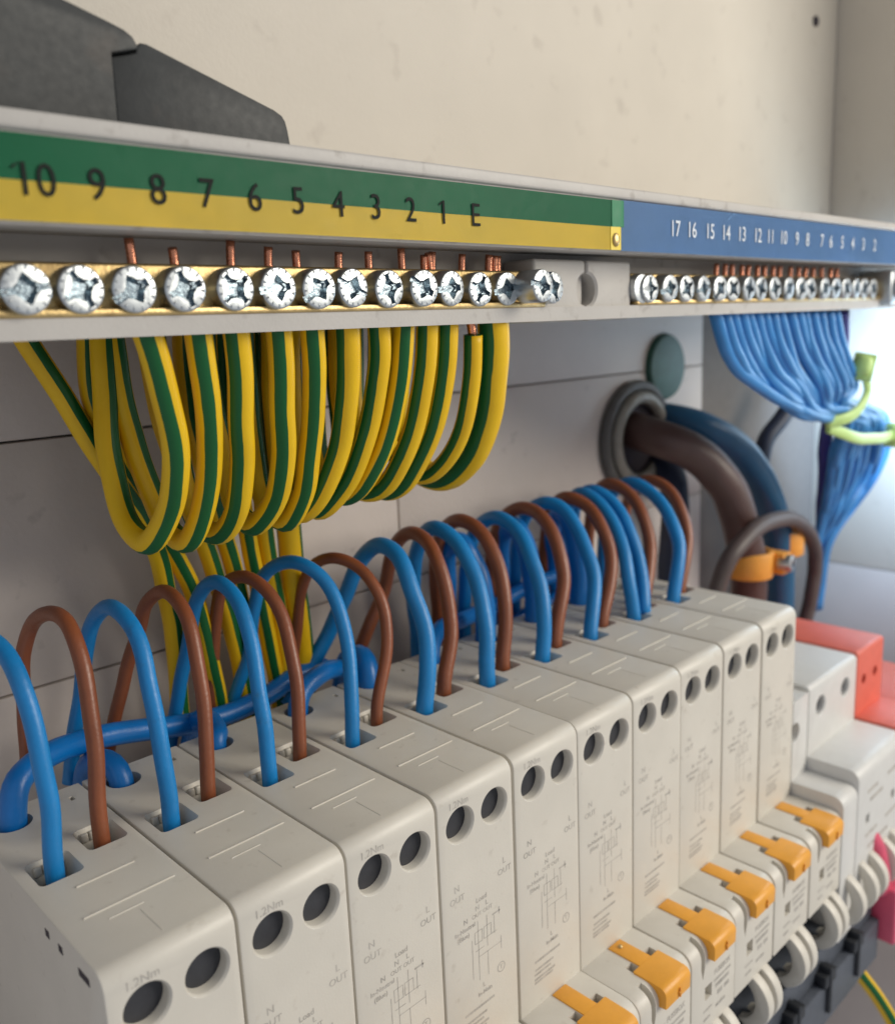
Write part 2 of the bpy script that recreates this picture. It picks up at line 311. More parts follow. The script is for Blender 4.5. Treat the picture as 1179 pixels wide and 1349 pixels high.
D = {
'leads': [[1,"blue",1.35,[[5.95,29.0,10.99],[6.17,31.0,20.73],[5.89,35.0,27.78],[4.74,43.0,31.1],[2.48,51.0,28.47],[0.4,57.0,17.51],[-1.84,60.0,0.18]]],[1,"brown",1.25,[[14.37,32.0,12.99],[16.02,37.0,26.38],[16.37,41.0,30.29],[15.95,47.0,31.15],[15.1,54.0,28.12],[14.32,58.0,21.82],[13.65,60.0,11.58],[12.99,61.0,-0.75]]],[2,"blue",1.35,[[23.46,29.5,12.66],[24.41,34.0,24.63],[24.54,38.0,29.0],[24.44,45.0,30.42],[24.51,52.0,26.58],[23.88,55.0,22.1],[22.91,58.0,13.17],[22.0,60.0,6.08],[19.89,61.0,-5.03]]],[2,"brown",1.25,[[32.41,32.0,8.59],[34.47,36.0,21.19],[35.33,40.0,27.18],[35.69,44.0,29.14],[35.46,49.0,29.78],[34.66,54.0,26.49],[34.46,57.0,21.29],[32.28,60.0,13.37],[29.4,62.0,2.85],[27.33,63.0,-5.66]]],[3,"blue",1.35,[[42.0,29.5,10.72],[43.64,34.0,21.32],[44.61,39.0,27.48],[44.71,46.0,29.97],[44.1,52.0,26.13],[43.77,56.0,18.98],[42.97,59.0,10.34],[40.89,61.0,-0.29],[39.37,62.0,-6.82]]],[3,"brown",1.25,[[51.66,33.0,11.65],[53.18,39.0,22.75],[52.8,44.0,27.58],[51.46,49.0,28.93],[50.52,55.0,25.23],[50.03,60.0,10.83],[49.35,62.0,-1.24],[47.98,63.0,-9.58]]],[4,"blue",1.35,[[61.28,30.0,9.98],[63.78,35.0,21.41],[63.42,40.0,27.61],[61.36,44.0,29.96],[60.15,49.0,29.42],[59.2,54.0,25.86],[58.66,57.0,19.08],[57.2,60.0,7.39],[54.23,62.0,-1.73],[52.22,63.0,-9.48]]],[4,"brown",1.2,[[72.98,33.0,14.02],[74.31,36.0,21.32],[73.96,41.0,26.62],[71.31,46.0,28.76],[69.99,52.0,26.33],[70.31,57.0,20.31],[69.78,60.0,8.82],[68.11,62.0,-2.52],[66.3,63.0,-11.99]]],[5,"blue",1.75,[[80.65,30.0,12.55],[81.73,36.0,24.14],[82.7,41.0,28.26],[82.45,46.0,29.04],[82.66,52.0,24.92],[80.71,56.0,16.29],[77.28,60.0,6.71],[71.76,61.0,-1.12],[66.26,62.0,-5.44]]],[5,"brown",1.55,[[90.35,33.0,12.16],[92.55,38.0,23.68],[93.73,43.0,28.05],[94.33,49.0,29.15],[93.95,54.0,25.39],[93.91,58.0,15.61],[89.08,60.0,5.26],[86.95,62.0,-2.02],[83.73,63.0,-12.56]]],[6,"blue",1.75,[[97.74,30.0,10.82],[100.29,36.0,21.13],[101.46,42.0,27.01],[101.03,48.0,29.24],[101.35,54.0,24.99],[102.64,58.0,15.26],[104.35,60.0,3.02],[105.68,62.0,-11.64]]],[6,"brown",1.65,[[107.18,33.0,13.82],[109.31,38.0,23.21],[109.57,43.0,27.77],[109.51,49.0,29.17],[109.9,55.0,25.39],[110.54,59.0,15.21],[112.54,61.0,4.6],[115.1,63.0,-10.71]]],[7,"blue",1.75,[[116.59,30.0,12.08],[119.19,36.0,21.29],[121.2,43.0,26.51],[121.37,49.0,27.78],[121.58,55.0,24.14],[121.63,59.0,14.74],[122.24,61.0,4.19],[123.4,63.0,-11.08]]],[7,"brown",1.7,[[127.8,33.0,13.83],[131.2,39.0,23.47],[132.77,45.0,27.39],[132.51,51.0,27.91],[131.58,56.0,24.13],[131.97,60.0,14.4],[132.89,62.0,1.36],[133.31,63.0,-11.82]]],[8,"blue",1.75,[[136.98,31.0,11.12],[141.21,38.0,20.73],[142.61,45.0,26.87],[141.12,50.0,27.95],[141.35,56.0,24.2],[141.86,60.0,14.45],[142.68,62.0,2.19],[143.28,63.0,-10.22]]],[8,"brown",1.7,[[147.28,33.0,12.37],[150.49,39.0,21.81],[152.76,46.0,26.46],[151.74,51.0,27.53],[152.57,57.0,22.97],[154.43,61.0,11.75],[155.95,63.0,-4.54]]],[9,"blue",1.75,[[150.67,31.0,11.95],[155.04,38.0,21.1],[157.05,45.0,26.68],[157.03,50.0,28.03],[158.96,56.0,23.7],[160.98,60.0,12.79],[163.56,63.0,-4.11]]],[9,"brown",1.7,[[166.21,34.0,12.27],[169.8,40.0,22.38],[172.05,47.0,27.25],[171.86,52.0,28.1],[173.45,58.0,23.06],[174.67,61.0,11.12],[177.59,64.0,-5.27]]],[10,"blue",1.8,[[173.2,30.0,13.54],[177.04,36.0,21.17],[178.38,43.0,26.01],[177.89,49.0,27.91],[179.21,56.0,23.47],[180.82,60.0,11.23],[183.91,63.0,-6.57]]],[10,"brown",1.6,[[182.78,33.0,13.38],[186.49,39.0,22.94],[188.01,46.0,26.68],[187.34,51.0,26.77],[189.47,57.0,20.57],[192.79,61.0,8.82],[195.57,63.0,-6.81]]]],
'extra_blue': [[157.57,29.0,-1.9],[158.23,32.0,10.14],[160.83,38.0,20.04],[162.14,45.0,26.26],[161.42,50.0,28.18],[163.04,56.0,23.88],[165.12,60.0,11.98],[167.8,63.0,-5.13]],
'earth': [[1.85,[[21.69,16.0,75.76],[23.37,17.0,70.65],[25.4,19.0,63.37],[27.21,22.0,55.53],[27.98,27.0,47.96],[27.0,33.0,42.29],[26.5,39.0,44.62],[26.84,43.0,53.12],[27.9,45.0,62.75],[28.89,46.0,73.36],[29.77,47.0,78.93]]],[1.8,[[29.23,16.0,75.59],[30.12,17.0,70.3],[31.3,19.0,63.25],[33.2,23.0,55.44],[33.94,28.0,46.93],[33.27,34.0,41.02],[32.82,39.0,43.46],[32.36,42.0,49.53],[30.77,45.0,62.49],[30.75,46.0,73.28],[31.5,47.0,78.91]]],[1.8,[[35.19,16.0,75.67],[35.94,17.0,70.0],[36.66,19.0,62.77],[38.67,23.0,54.73],[39.76,28.0,46.3],[39.71,34.0,41.16],[38.72,39.0,42.37],[38.75,43.0,51.07],[38.51,45.0,61.79],[38.49,47.0,73.01],[39.26,48.0,78.87]]],[1.85,[[42.32,16.0,75.52],[42.94,17.0,69.63],[43.97,19.0,62.1],[45.87,23.0,53.79],[46.72,28.0,46.14],[46.26,34.0,41.36],[46.13,39.0,43.71],[46.89,43.0,52.61],[46.79,45.0,61.84],[47.61,47.0,72.66],[48.54,48.0,78.76]]],[1.75,[[48.23,16.0,75.62],[48.8,17.0,69.33],[49.91,19.0,63.93],[51.44,23.0,55.54],[52.48,28.0,46.36],[52.34,34.0,40.77],[52.02,39.0,44.07],[53.1,43.0,53.19],[54.04,45.0,62.57],[55.48,47.0,72.35],[56.42,48.0,78.66]]],[1.8,[[54.94,16.0,75.48],[55.63,17.0,68.97],[56.39,19.0,62.93],[57.24,23.0,54.85],[56.42,28.0,46.26],[55.8,34.0,41.8],[56.27,40.0,44.67],[57.4,43.0,52.66],[58.81,45.0,62.18],[60.76,47.0,72.15],[61.88,48.0,78.6]]],[1.75,[[61.19,16.0,75.36],[61.83,17.0,68.65],[62.61,20.0,61.14],[62.22,24.0,52.63],[61.39,29.0,45.65],[60.46,35.0,41.42],[60.54,40.0,43.99],[62.7,44.0,51.95],[64.3,46.0,61.72],[65.78,47.0,71.95],[67.08,48.0,78.54]]],[1.7,[[66.85,16.0,75.49],[66.73,17.0,68.4],[67.05,20.0,60.11],[66.37,24.0,51.44],[65.53,30.0,44.77],[65.69,36.0,43.29],[66.25,41.0,47.36],[67.76,44.0,55.71],[69.61,46.0,64.19],[70.83,47.0,71.76],[72.15,48.0,78.48]]],[1.8,[[71.92,16.0,75.15],[72.04,17.0,68.12],[72.41,20.0,58.97],[71.81,24.0,50.74],[71.39,30.0,44.28],[71.11,36.0,43.44],[71.74,41.0,48.08],[73.28,44.0,56.61],[74.68,46.0,63.84],[75.72,47.0,71.57],[77.07,48.0,78.42]]],[1.8,[[76.72,16.0,75.31],[76.88,17.0,67.87],[77.14,20.0,58.53],[77.12,25.0,49.99],[76.71,31.0,43.65],[76.58,37.0,42.64],[76.81,42.0,47.32],[78.37,45.0,56.07],[79.97,47.0,63.46],[81.22,48.0,71.38],[82.58,49.0,78.4]]],[1.6,[[82.67,16.0,71.53],[83.14,17.0,64.86],[83.97,20.0,56.5],[84.52,25.0,49.33],[84.3,31.0,44.9],[84.27,37.0,44.85],[84.29,42.0,49.43],[84.97,45.0,56.97],[85.89,47.0,63.05],[86.94,48.0,71.16],[88.32,49.0,78.33]]],[2.75,[[87.94,16.0,74.83],[88.85,17.0,67.25],[90.94,21.0,56.5],[92.06,27.0,47.92],[92.83,35.0,43.01],[92.51,42.0,43.58],[91.89,46.0,48.24],[93.8,50.0,55.99],[95.03,52.0,64.0],[95.96,53.0,70.92],[97.38,54.0,78.48]]]],
'rear': [[1.8,[[16.76,50.0,79.23],[18.36,50.0,74.66],[21.09,50.0,69.29],[24.84,50.0,61.16],[28.45,49.0,53.04],[34.1,52.0,44.28],[38.32,55.0,36.17],[40.81,58.0,26.4],[42.72,61.0,13.05],[43.2,63.0,-3.66]]],[1.8,[[29.32,50.0,79.08],[28.33,50.0,73.1],[28.01,50.0,64.57],[30.76,51.0,54.13],[37.64,54.0,42.06],[43.39,57.0,31.91],[47.46,59.0,21.53],[50.25,61.0,5.98],[52.48,63.0,-10.43]]],[1.8,[[39.11,51.0,79.02],[39.05,51.0,72.69],[39.87,52.0,63.57],[43.64,54.0,49.47],[49.29,57.0,33.66],[54.06,60.0,18.05],[57.12,62.0,5.25],[58.48,63.0,-9.17]]],[1.8,[[46.11,51.0,78.94],[45.9,52.0,69.79],[47.1,54.0,57.42],[51.12,56.0,43.86],[54.35,58.0,32.17],[57.45,60.0,20.41],[59.08,62.0,2.95],[59.93,63.0,-9.7]]],[1.8,[[54.15,52.0,78.89],[54.03,53.0,69.37],[55.14,55.0,56.53],[57.91,57.0,42.68],[59.5,58.0,31.75],[62.05,60.0,17.62],[65.1,62.0,2.8],[66.47,63.0,-10.26]]],[1.8,[[60.51,52.0,78.81],[60.48,53.0,69.04],[60.92,55.0,55.92],[62.37,57.0,41.97],[63.36,58.0,30.98],[65.67,60.0,18.37],[67.69,62.0,5.49],[68.01,63.0,-10.8]]],[2.6,[[68.77,53.0,78.77],[68.31,54.0,68.64],[68.37,56.0,55.1],[69.1,58.0,40.79],[69.56,59.0,30.4],[70.52,60.0,18.87],[72.3,62.0,5.9],[72.75,63.0,-12.48]]]],
'links': [[2.1,[[5.2,45,-3],[5.2,45,1],[6.56,46.0,5.16],[12.9,50.0,6.56],[20.66,54.0,5.11],[31.04,56.0,2.58],[42.03,57.0,-0.12],[50.82,58.0,-1.57],[60.5,59.0,-0.95],[68.99,60.0,0.37],[77.11,60.0,-0.02]]],[2.0,[[23,45,-3],[23,45.2,0.5],[22.88,47.5,2.15],[21.64,51.5,1.98],[20.84,56.0,-2.15],[20.98,60.0,-9.65]]],[1.9,[[41,45,-3],[41,45.2,1],[42.83,46.5,0.8],[43.24,50.0,2.19],[43.03,55.0,1.23],[42.61,59.0,-4.63],[41.85,60.0,-10.37]]],[2.0,[[59,45,-3],[59,45,1],[61.38,46.5,3.36],[67.28,48.0,4.85],[75.41,52.0,2.17],[82.65,57.0,-3.49],[86.92,61.0,-12.12]]],[2.3,[[77,45,-3],[77,45,0.5],[77.76,46.0,3.31],[78.68,48.5,5.16],[78.78,53.0,3.52],[79.48,58.0,-4.21],[79.91,60.0,-12.25]]],[2.0,[[95,45,-3],[95,45,0.5],[97.22,47.0,2.98],[103.54,50.0,4.24],[114.55,54.0,2.56],[128.73,57.0,1.91],[145.06,58.0,3.43],[164.2,60.0,3.14]]],[2.5,[[113,45,-3],[113,45,0.5],[113.96,46.0,7.23],[113.9,48.0,16.29],[113.17,52.0,22.93],[113.33,57.0,20.67],[115.91,61.0,7.75],[117.49,63.0,-7.28]]],[2.5,[[131,45,-3],[131,45,0.5],[131.77,46.0,7.7],[132.41,48.0,17.13],[132.3,52.0,23.51],[133.1,57.0,20.71],[136.26,61.0,7.07],[138.43,63.0,-6.71]]],[2.5,[[149,45,-3],[149,45,0.5],[150.38,46.0,7.48],[151.24,48.0,17.43],[151.92,52.0,23.66],[153.46,57.0,20.05],[157.28,61.0,6.74],[159.95,63.0,-7.83]]],[2.3,[[132.82,60.0,-10.98],[141.59,58.0,-4.76],[153.42,57.0,-2.76],[170.39,58.0,-4.82],[182.46,60.0,-10.52],[189.13,62.0,-20.03]]]],
'bundle': [[1.65,[[165.55,16.0,74.36],[169.29,16.34,68.54],[180.9,18.25,59.65],[197.28,18.04,52.65],[221.45,20.04,45.45],[261.63,24.35,38.86],[270.48,26.56,34.8],[270.41,29.54,28.12],[278.79,34.09,15.03],[287.98,39.69,2.3],[290.23,43.26,-10.84],[303.74,51.03,-41.95]]],[1.65,[[169.83,16.0,74.29],[172.51,15.94,68.42],[184.77,17.95,59.09],[206.66,20.64,50.88],[224.31,20.62,43.9],[262.5,24.74,39.16],[280.38,24.39,34.68],[286.66,27.87,26.29],[295.91,33.74,12.32],[295.66,38.2,1.35],[300.05,45.03,-13.03],[304.89,49.54,-41.95]]],[1.65,[[173.34,16.0,74.23],[177.7,16.6,68.26],[189.16,18.36,58.83],[209.62,20.57,50.4],[225.12,19.79,44.62],[263.16,24.62,38.13],[303.37,26.86,34.23],[315.8,30.33,22.44],[313.61,33.14,10.67],[312.92,40.42,-0.83],[310.54,46.96,-15.38],[306.73,48.35,-42.18]]],[1.65,[[177.98,16.0,74.15],[181.14,16.08,68.12],[194.28,18.54,59.57],[208.88,18.13,50.72],[230.2,21.79,45.71],[262.57,24.92,38.72],[285.11,27.99,34.2],[279.3,27.31,26.85],[286.52,32.13,14.66],[293.36,38.63,2.43],[299.38,45.44,-12.96],[301.45,48.62,-40.89]]],[1.65,[[180.88,16.0,74.11],[185.13,16.28,67.99],[197.74,18.79,58.38],[213.64,19.38,51.27],[230.94,21.34,44.51],[263.54,24.76,39.61],[295.43,25.72,34.74],[302.79,27.95,23.03],[315.16,35.91,10.84],[306.47,39.19,-0.42],[299.48,43.05,-12.64],[308.47,49.66,-42.88]]],[1.65,[[185.88,16.0,74.02],[189.53,16.64,67.85],[199.5,17.12,58.88],[218.42,19.4,50.58],[234.22,21.75,45.07],[255.96,21.24,42.24],[280.29,27.85,34.02],[277.24,28.83,27.12],[284.26,33.28,14.9],[289.26,38.25,2.89],[295.49,44.48,-12.05],[304.2,50.38,-41.94]]],[1.65,[[189.7,16.0,73.96],[194.35,16.83,67.69],[205.39,18.14,59.61],[220.62,18.93,50.35],[230.99,20.06,44.6],[260.98,23.79,41.01],[289.45,25.29,35.58],[302.57,30.33,23.77],[308.26,35.42,11.57],[300.9,38.35,1.24],[303.9,45.6,-13.88],[311.52,51.54,-44.03]]],[1.65,[[194.33,16.0,73.88],[197.16,16.05,67.57],[208.59,17.38,58.68],[228.3,20.52,49.7],[237.37,22.11,45.38],[259.84,22.38,40.58],[269.1,25.17,35.74],[269.83,28.08,26.95],[280.13,33.67,16.01],[287.02,38.64,3.13],[299.0,46.68,-13.06],[298.87,48.62,-40.24]]],[1.65,[[198.06,16.0,73.82],[204.06,16.96,67.35],[213.42,17.87,57.71],[231.95,20.78,49.27],[239.83,22.21,44.29],[259.88,22.16,41.61],[283.9,24.91,35.35],[293.57,29.35,25.51],[302.23,35.24,12.8],[303.13,40.61,0.83],[302.65,45.77,-13.65],[310.55,51.7,-43.81]]],[1.65,[[204.24,16.0,73.72],[209.52,16.59,67.15],[221.09,18.49,59.01],[233.39,18.9,50.71],[239.68,20.69,45.08],[262.02,22.37,41.51],[307.4,27.45,34.56],[318.78,30.13,21.47],[315.49,32.79,10.95],[314.4,40.27,-1.92],[303.51,43.69,-13.53],[314.03,51.17,-44.59]]],[1.65,[[209.05,16.0,73.64],[214.87,16.89,66.98],[225.48,18.26,58.86],[235.89,18.15,49.41],[241.32,21.1,45.73],[265.04,24.11,41.85],[277.54,24.22,36.14],[282.7,27.5,26.81],[298.44,35.9,13.79],[291.98,37.34,1.69],[299.18,45.01,-12.86],[303.58,49.26,-41.56]]],[1.65,[[212.8,16.0,73.58],[217.32,16.68,66.89],[228.08,17.72,57.79],[240.57,18.99,50.38],[244.52,21.78,44.98],[259.45,21.71,43.71],[299.69,26.42,34.72],[307.65,28.52,22.25],[314.42,34.49,9.9],[306.4,38.49,-0.17],[304.95,44.98,-14.0],[311.84,50.81,-43.97]]],[1.65,[[218.01,16.0,73.5],[222.75,16.45,66.69],[234.13,18.07,58.14],[243.28,18.21,49.38],[248.97,22.37,45.11],[269.35,24.59,42.36],[275.4,25.05,34.69],[276.87,27.49,26.81],[290.25,34.65,13.42],[295.58,40.17,0.69],[299.09,45.67,-12.94],[306.13,50.93,-42.54]]],[1.65,[[223.44,16.0,73.41],[227.39,16.61,66.54],[237.75,17.29,58.45],[247.72,18.13,49.02],[249.86,22.37,46.03],[266.51,24.37,43.83],[297.39,27.38,34.89],[305.95,30.34,22.59],[308.32,34.32,10.46],[299.71,37.15,0.48],[305.86,46.07,-14.33],[308.7,50.05,-43.02]]],[1.65,[[229.05,16.0,73.32],[233.5,16.8,66.33],[243.2,17.12,56.55],[256.28,19.69,49.32],[248.43,19.85,46.09],[266.68,24.01,42.68],[272.05,25.47,35.22],[273.35,28.4,27.32],[279.4,32.33,16.08],[294.0,40.89,1.55],[295.08,44.65,-12.0],[304.95,50.99,-42.25]]],[1.65,[[233.35,16.0,73.25],[239.09,16.81,66.14],[249.65,18.03,56.75],[260.15,19.93,48.85],[250.02,19.55,46.41],[266.85,23.07,42.27],[291.4,26.88,34.56],[293.37,28.07,25.36],[302.63,34.34,13.03],[298.23,37.93,1.49],[303.46,45.76,-13.81],[311.49,51.81,-44.08]]]],
'purple': [[252.84,22.0,73.2],[258.76,24.0,63.27],[268.85,30.0,48.01],[278.52,36.0,31.34],[291.96,42.0,9.8],[305.62,48.0,-17.0],[311.64,52.0,-44.15]],
'brown_tail': [[221.39,82.0,37.89],[215.67,72.0,37.44],[214.91,60.0,34.7],[223.17,52.0,28.8],[230.48,47.0,17.48],[237.45,45.0,2.47],[241.9,45.0,-14.27],[242.71,45.0,-30.72],[243.55,45.0,-47.59]],
'blue_tail': [[239.08,84.0,39.2],[234.82,72.0,39.03],[240.18,62.0,36.06],[252.79,56.0,27.86],[263.28,52.0,14.61],[270.62,50.0,-1.68],[274.98,50.0,-22.68],[276.18,50.0,-40.71],[277.42,50.0,-59.24]],
'navy_tail': [[235.28,84.0,25.49],[230.98,74.0,24.62],[227.83,66.0,21.24],[222.98,62.0,8.15],[221.38,62.0,-12.52],[219.79,62.0,-36.37]],
'dark_loop': [[209.8,42.0,-28.85],[212.66,40.0,-10.43],[215.71,38.0,-0.96],[228.07,37.0,5.32],[251.08,38.0,5.53],[279.21,42.0,-4.23],[295.05,45.0,-20.38],[293.3,46.0,-35.25],[288.89,48.0,-56.01]],
'navy_wire': [[307.62,58.0,47.58],[294.95,60.0,34.09],[286.0,62.0,26.29],[281.82,62.0,15.26],[281.6,62.0,-2.26]],
'earth_low': [[194.07,-6.0,-95.29],[200.79,-12.0,-110.59],[203.87,-18.0,-120.24],[206.62,-26.0,-134.66]],
'tie1': [[260.79,17.0,53.11],[265.27,17.5,47.25],[260.47,18.0,42.31],[252.72,19.5,39.62],[247.53,23.0,38.8]],
'tie2': [[248.8,23.0,37.23],[258.13,20.0,33.69],[278.46,20.0,30.37],[312.17,22.0,28.9]],
'tiehead': [257.39,16.5,55.69],
'tiehead2': [300.51,21.0,29.14],
'screws': [[5.85,0],[12.29,0],[18.73,0],[25.31,0],[32.79,0],[39.36,0],[46.3,0],[52.64,0],[59.59,0],[66.55,0],[73.14,0],[79.97,0],[86.85,0]],
'screwloose': [[91.49,7.0,79.43],[101.76,11.0,79.16]],
'nums': [6.11,12.72,19.88,26.15,32.84,39.39,45.98,52.53,59.13,65.74,72.65],
'bnums': [129.38,135.62,142.77,149.34,156.23,163.45,169.57,175.95,182.99,188.7,196.77,202.08,208.97,215.65,222.59,230.35],
'cu': [21.54,27.32,35.52,41.68,46.65,54.18,60.15,67.13,71.99,73.38,80.37,86.64,88.61,90.01],
'clampscrew': [245.4,38.0,-8.05],
'misc': {"gland":[215.69,75.0,35.01],"disc":[237.48,75.0,56.7],"sideline":[265.0,30.465266950291024,-12.408669811892509],"hole":[249.05,32.0,157.43],"blk":[[7.89,13.0,109.67],[14.54,13.0,110.61],[19.25,13.0,109.5],[21.91,13.0,108.49],[23.01,13.0,107.33],[23.42,13.0,107.57],[24.45,13.0,108.09],[42.22,13.0,102.82],[43.95,13.0,101.57],[44.37,13.0,98.05],[19.25,13.0,98.21],[19.86,13.0,105.47]],"edge1179":[265.0,9.888030911465592,62.72955486991679]}
}

ORD = ['first','second','third','fourth','fifth','sixth','seventh','eighth','ninth','tenth','eleventh','twelfth','thirteenth','fourteenth','fifteenth','sixteenth']

# ------------------------------------------------------------------ the setting: back panels
def panel(name, x0, x1, z0, z1, y, m, parent, thick=3, bev=.35):
    link(name, MB().box(x0, x1, y, y+thick, z0, z1, bev).mesh(name, m), parent)
wall = struct('wall')
panel('panel', -260, 364.6, 97.6, 420, 75, M['upper'], wall)
panel('panel', -260, 262, 56.3, 97.2, 75, M['lower'], wall)
panel('panel', -260, 113.4, 9.4, 55.9, 75, M['lower'], wall)
panel('panel', 113.8, 262, 9.4, 55.9, 75, M['lower'], wall)
panel('panel', -260, 262, -320, 9.0, 75, M['lower'], wall)
panel('panel', 262.4, 364.6, -320, 97.2, 86, M['lower'], wall)
link('joint_backing', MB().box(-262, 364, 77.6, 85.4, -322, 421).mesh('joint_backing', M['seam']), wall)
sw = struct('side_wall')
def side(z0, z1, m): link('panel', MB().box(365, 368, -50, 92, z0, z1, .35).mesh('side_panel', m), sw)
side(-38.8, 420, M['upper']); side(-320, -39.2, M['lower'])
link('joint_backing', MB().box(367.2, 370, -50, 92, -322, 421).mesh('joint_backing', M['seam']), sw)
sh = thing('panel_screw_hole', 'small dark screw hole near the top right corner of the beige back panel', 'hole', me=MB().cyl((343.7,74.6,186), (0,1,0), 1.9, 1.9, 1.0, 20, .2).mesh('panel_screw_hole', M['pitch']))

# ------------------------------------------------------------------ terminal rail with labels
rail = thing('terminal_rail', 'long pale plastic rail carrying the numbered green, yellow and blue label strip', 'rail')
rx0, rx1 = -70, 330
prof = [(5,86.0),(5,95.6)] + [(5.7,96.3)] + [(75,96.6),(75,93.5),(30,93.3),(30,74.0),(12.2,73.4),(12.0,75.9),(20.5,76.3),(20.5,86.2),(5.6,85.4)]  # unseen shelf back to the panel is added to block light from above
mb = MB(); mb.prism(prof, rx0, rx1, 'x')
body = mb.mesh('rail_body', M['rail'], 30)
link('rail_body', body, rail)
link('top_lip', MB().box(rx0, rx1, 4.2, 6.4, 94.75, 96.75, .45, 3).mesh('top_lip', M['rail']), rail)
# labels (thin films on the front face)
def film(name, x0, x1, z0, z1, m, y=5.0, n=60, amp=.05, skew=0.):
    bm = bmesh.new(); rows = 5; V = []
    for i in range(n+1):
        x = x0+(x1-x0)*i/n
        col = []
        for j in range(rows+1):
            z = z0+(z1-z0)*j/rows
            xx = x+skew*(j/rows)*(i/n)
            col.append(bm.verts.new((xx, y-.10-amp*(.5+.5*math.sin(x*.31+j*.6)*math.cos(x*.083+1.7)), z)))
        V.append(col)
    for i in range(n):
        for j in range(rows): bm.faces.new((V[i][j], V[i+1][j], V[i+1][j+1], V[i][j+1]))
    bmesh.ops.solidify(bm, geom=bm.faces[:], thickness=.06)
    t = MB(); t.bm.free(); t.bm = bm
    return t.mesh(name, m)
el = link('earth_label', film('earth_label', rx0, 112.6, 89.8, 94.5, M['lgreen']), rail)
yb = link('yellow_band', film('yellow_band', rx0, 112.4, 85.7, 89.8, M['lyellow']), el)
nl = link('neutral_label', film('neutral_label', 111.2, 322, 85.6, 94.6, M['lblue'], y=4.72, skew=1.2), rail)
for s_, x in zip(('10','9','8','7','6','5','4','3','2','1','E'), D['nums']):
    t = MB(); put_text(t, s_, 4.9, x, 4.68, 89.75, .0, .92)
    if '1' in s_:                                        # the flag of the 1
        t.quad([(x-(1.55 if s_ == '10' else .15)+q[0], 4.68, 91.5+q[1]) for q in ((0,-.05),(-.75,-.75),(-.75,-.35),(0,.05))])
    link('number', t.mesh('number', M['nink']), el)
for i, x in enumerate(D['bnums']):
    t = MB(); put_text(t, str(17-i), 4.3, x, 4.42, 90.2, .03, .86)
    link('number', t.mesh('number', M['wink']), nl)
# lifted end of the earth label, with its little yellow bubble
t = MB(); t.prism([(108.2,0),(109.6,-.10),(110.5,-.32),(111.2,-.12),(112.6,-.04),(112.6,.1),(108.2,.1)], 85.7, 89.8, 'z')
o = link('lifted_edge', t.mesh('lifted_edge', M['lyellow']), el, loc=(0,4.75,0))
t = MB(); t.prism([(108.6,0),(110.2,-.08),(111.0,-.30),(112.8,-.06),(112.8,.1),(108.6,.1)], 89.8, 94.5, 'z')
link('lifted_edge', t.mesh('lifted_edge', M['lgreen']), el, loc=(0,4.75,0))
t = MB()
b_ = bmesh.new(); bmesh.ops.create_uvsphere(b_, u_segments=20, v_segments=12, radius=1); t.add(b_, Matrix.Translation((109.6,4.6,87.5)) @ Matrix.Diagonal((1.0,.45,1.25,1)))
link('label_bubble', t.mesh('label_bubble', M['brass']), el)
# centre bracket between the two terminal bars
for a, b, nt in ((95.6,110.9,1),(111.5,126.0,-1)):
    t = MB(); t.box(a, b, 12.6, 20.4, 73.2, 84.6, .7, 3)
    me = t.mesh('bracket', M['rail'])
    c = MB(); c.lathe((111.3,12.6,79.1), [(-1,3.9),(0,3.5),(.45,3.05),(9,3.05)])
    link('bracket', boolean(me, c.mesh('c', M['rail'])), rail)
t = MB(); t.box(109.9, 112.6, 15, 20, 74, 84); link('bracket_web', t.mesh('bracket_web', M['rail']), rail)

# ------------------------------------------------------------------ terminal screws
def screw_mesh(kind, length=4.6):
    R = 2.85
    t = MB(); t.cyl((0, length/2-.0, 0), (0,1,0), R, R, length, 40, .28)
    me = t.mesh('screw', M['zinc'])
    c = MB()
    # tapered four-lobed recess
    def star(y, k):
        pts = []
        for i in range(16):
            a = i/16*2*math.pi
            rr = (2.0, 1.5, 1.25, 1.5)[i % 4]*k
            pts.append((rr*math.cos(a), y, rr*math.sin(a)))
        return pts
    bm = bmesh.new()
    A = [bm.verts.new(p) for p in star(-.5, 1.12)]; B = [bm.verts.new(p) for p in star(.95, .6)]
    bm.faces.new(A); bm.faces.new(B[::-1])
    for i in range(16): bm.faces.new((A[i], B[i], B[(i+1) % 16], A[(i+1) % 16]))
    bmesh.ops.recalc_face_normals(bm, faces=bm.faces)
    c.add(bm)
    me = boolean(me, c.mesh('c', M['zinc_shade']), True)
    c = MB()
    if kind == 0: c.box(-3.2, 3.2, -.5, .5, -.42, .42)
    elif kind == 1: c.box(-3.4, 1.9, -.5, .6, -.5, .5)
    else: c.box(-2.35, 2.35, -.5, .7, -.40, .40)
    me = boolean(me, c.mesh('c', M['zinc_shade']), True)
    if kind == 2:
        c = MB(); c.box(-.4, .4, -.5, .6, -2.3, 2.3); me = boolean(me, c.mesh('c', M['zinc_shade']), True)
    # fine radial serrations on the face
    return me
SCR = [screw_mesh(0), screw_mesh(1), screw_mesh(2)]
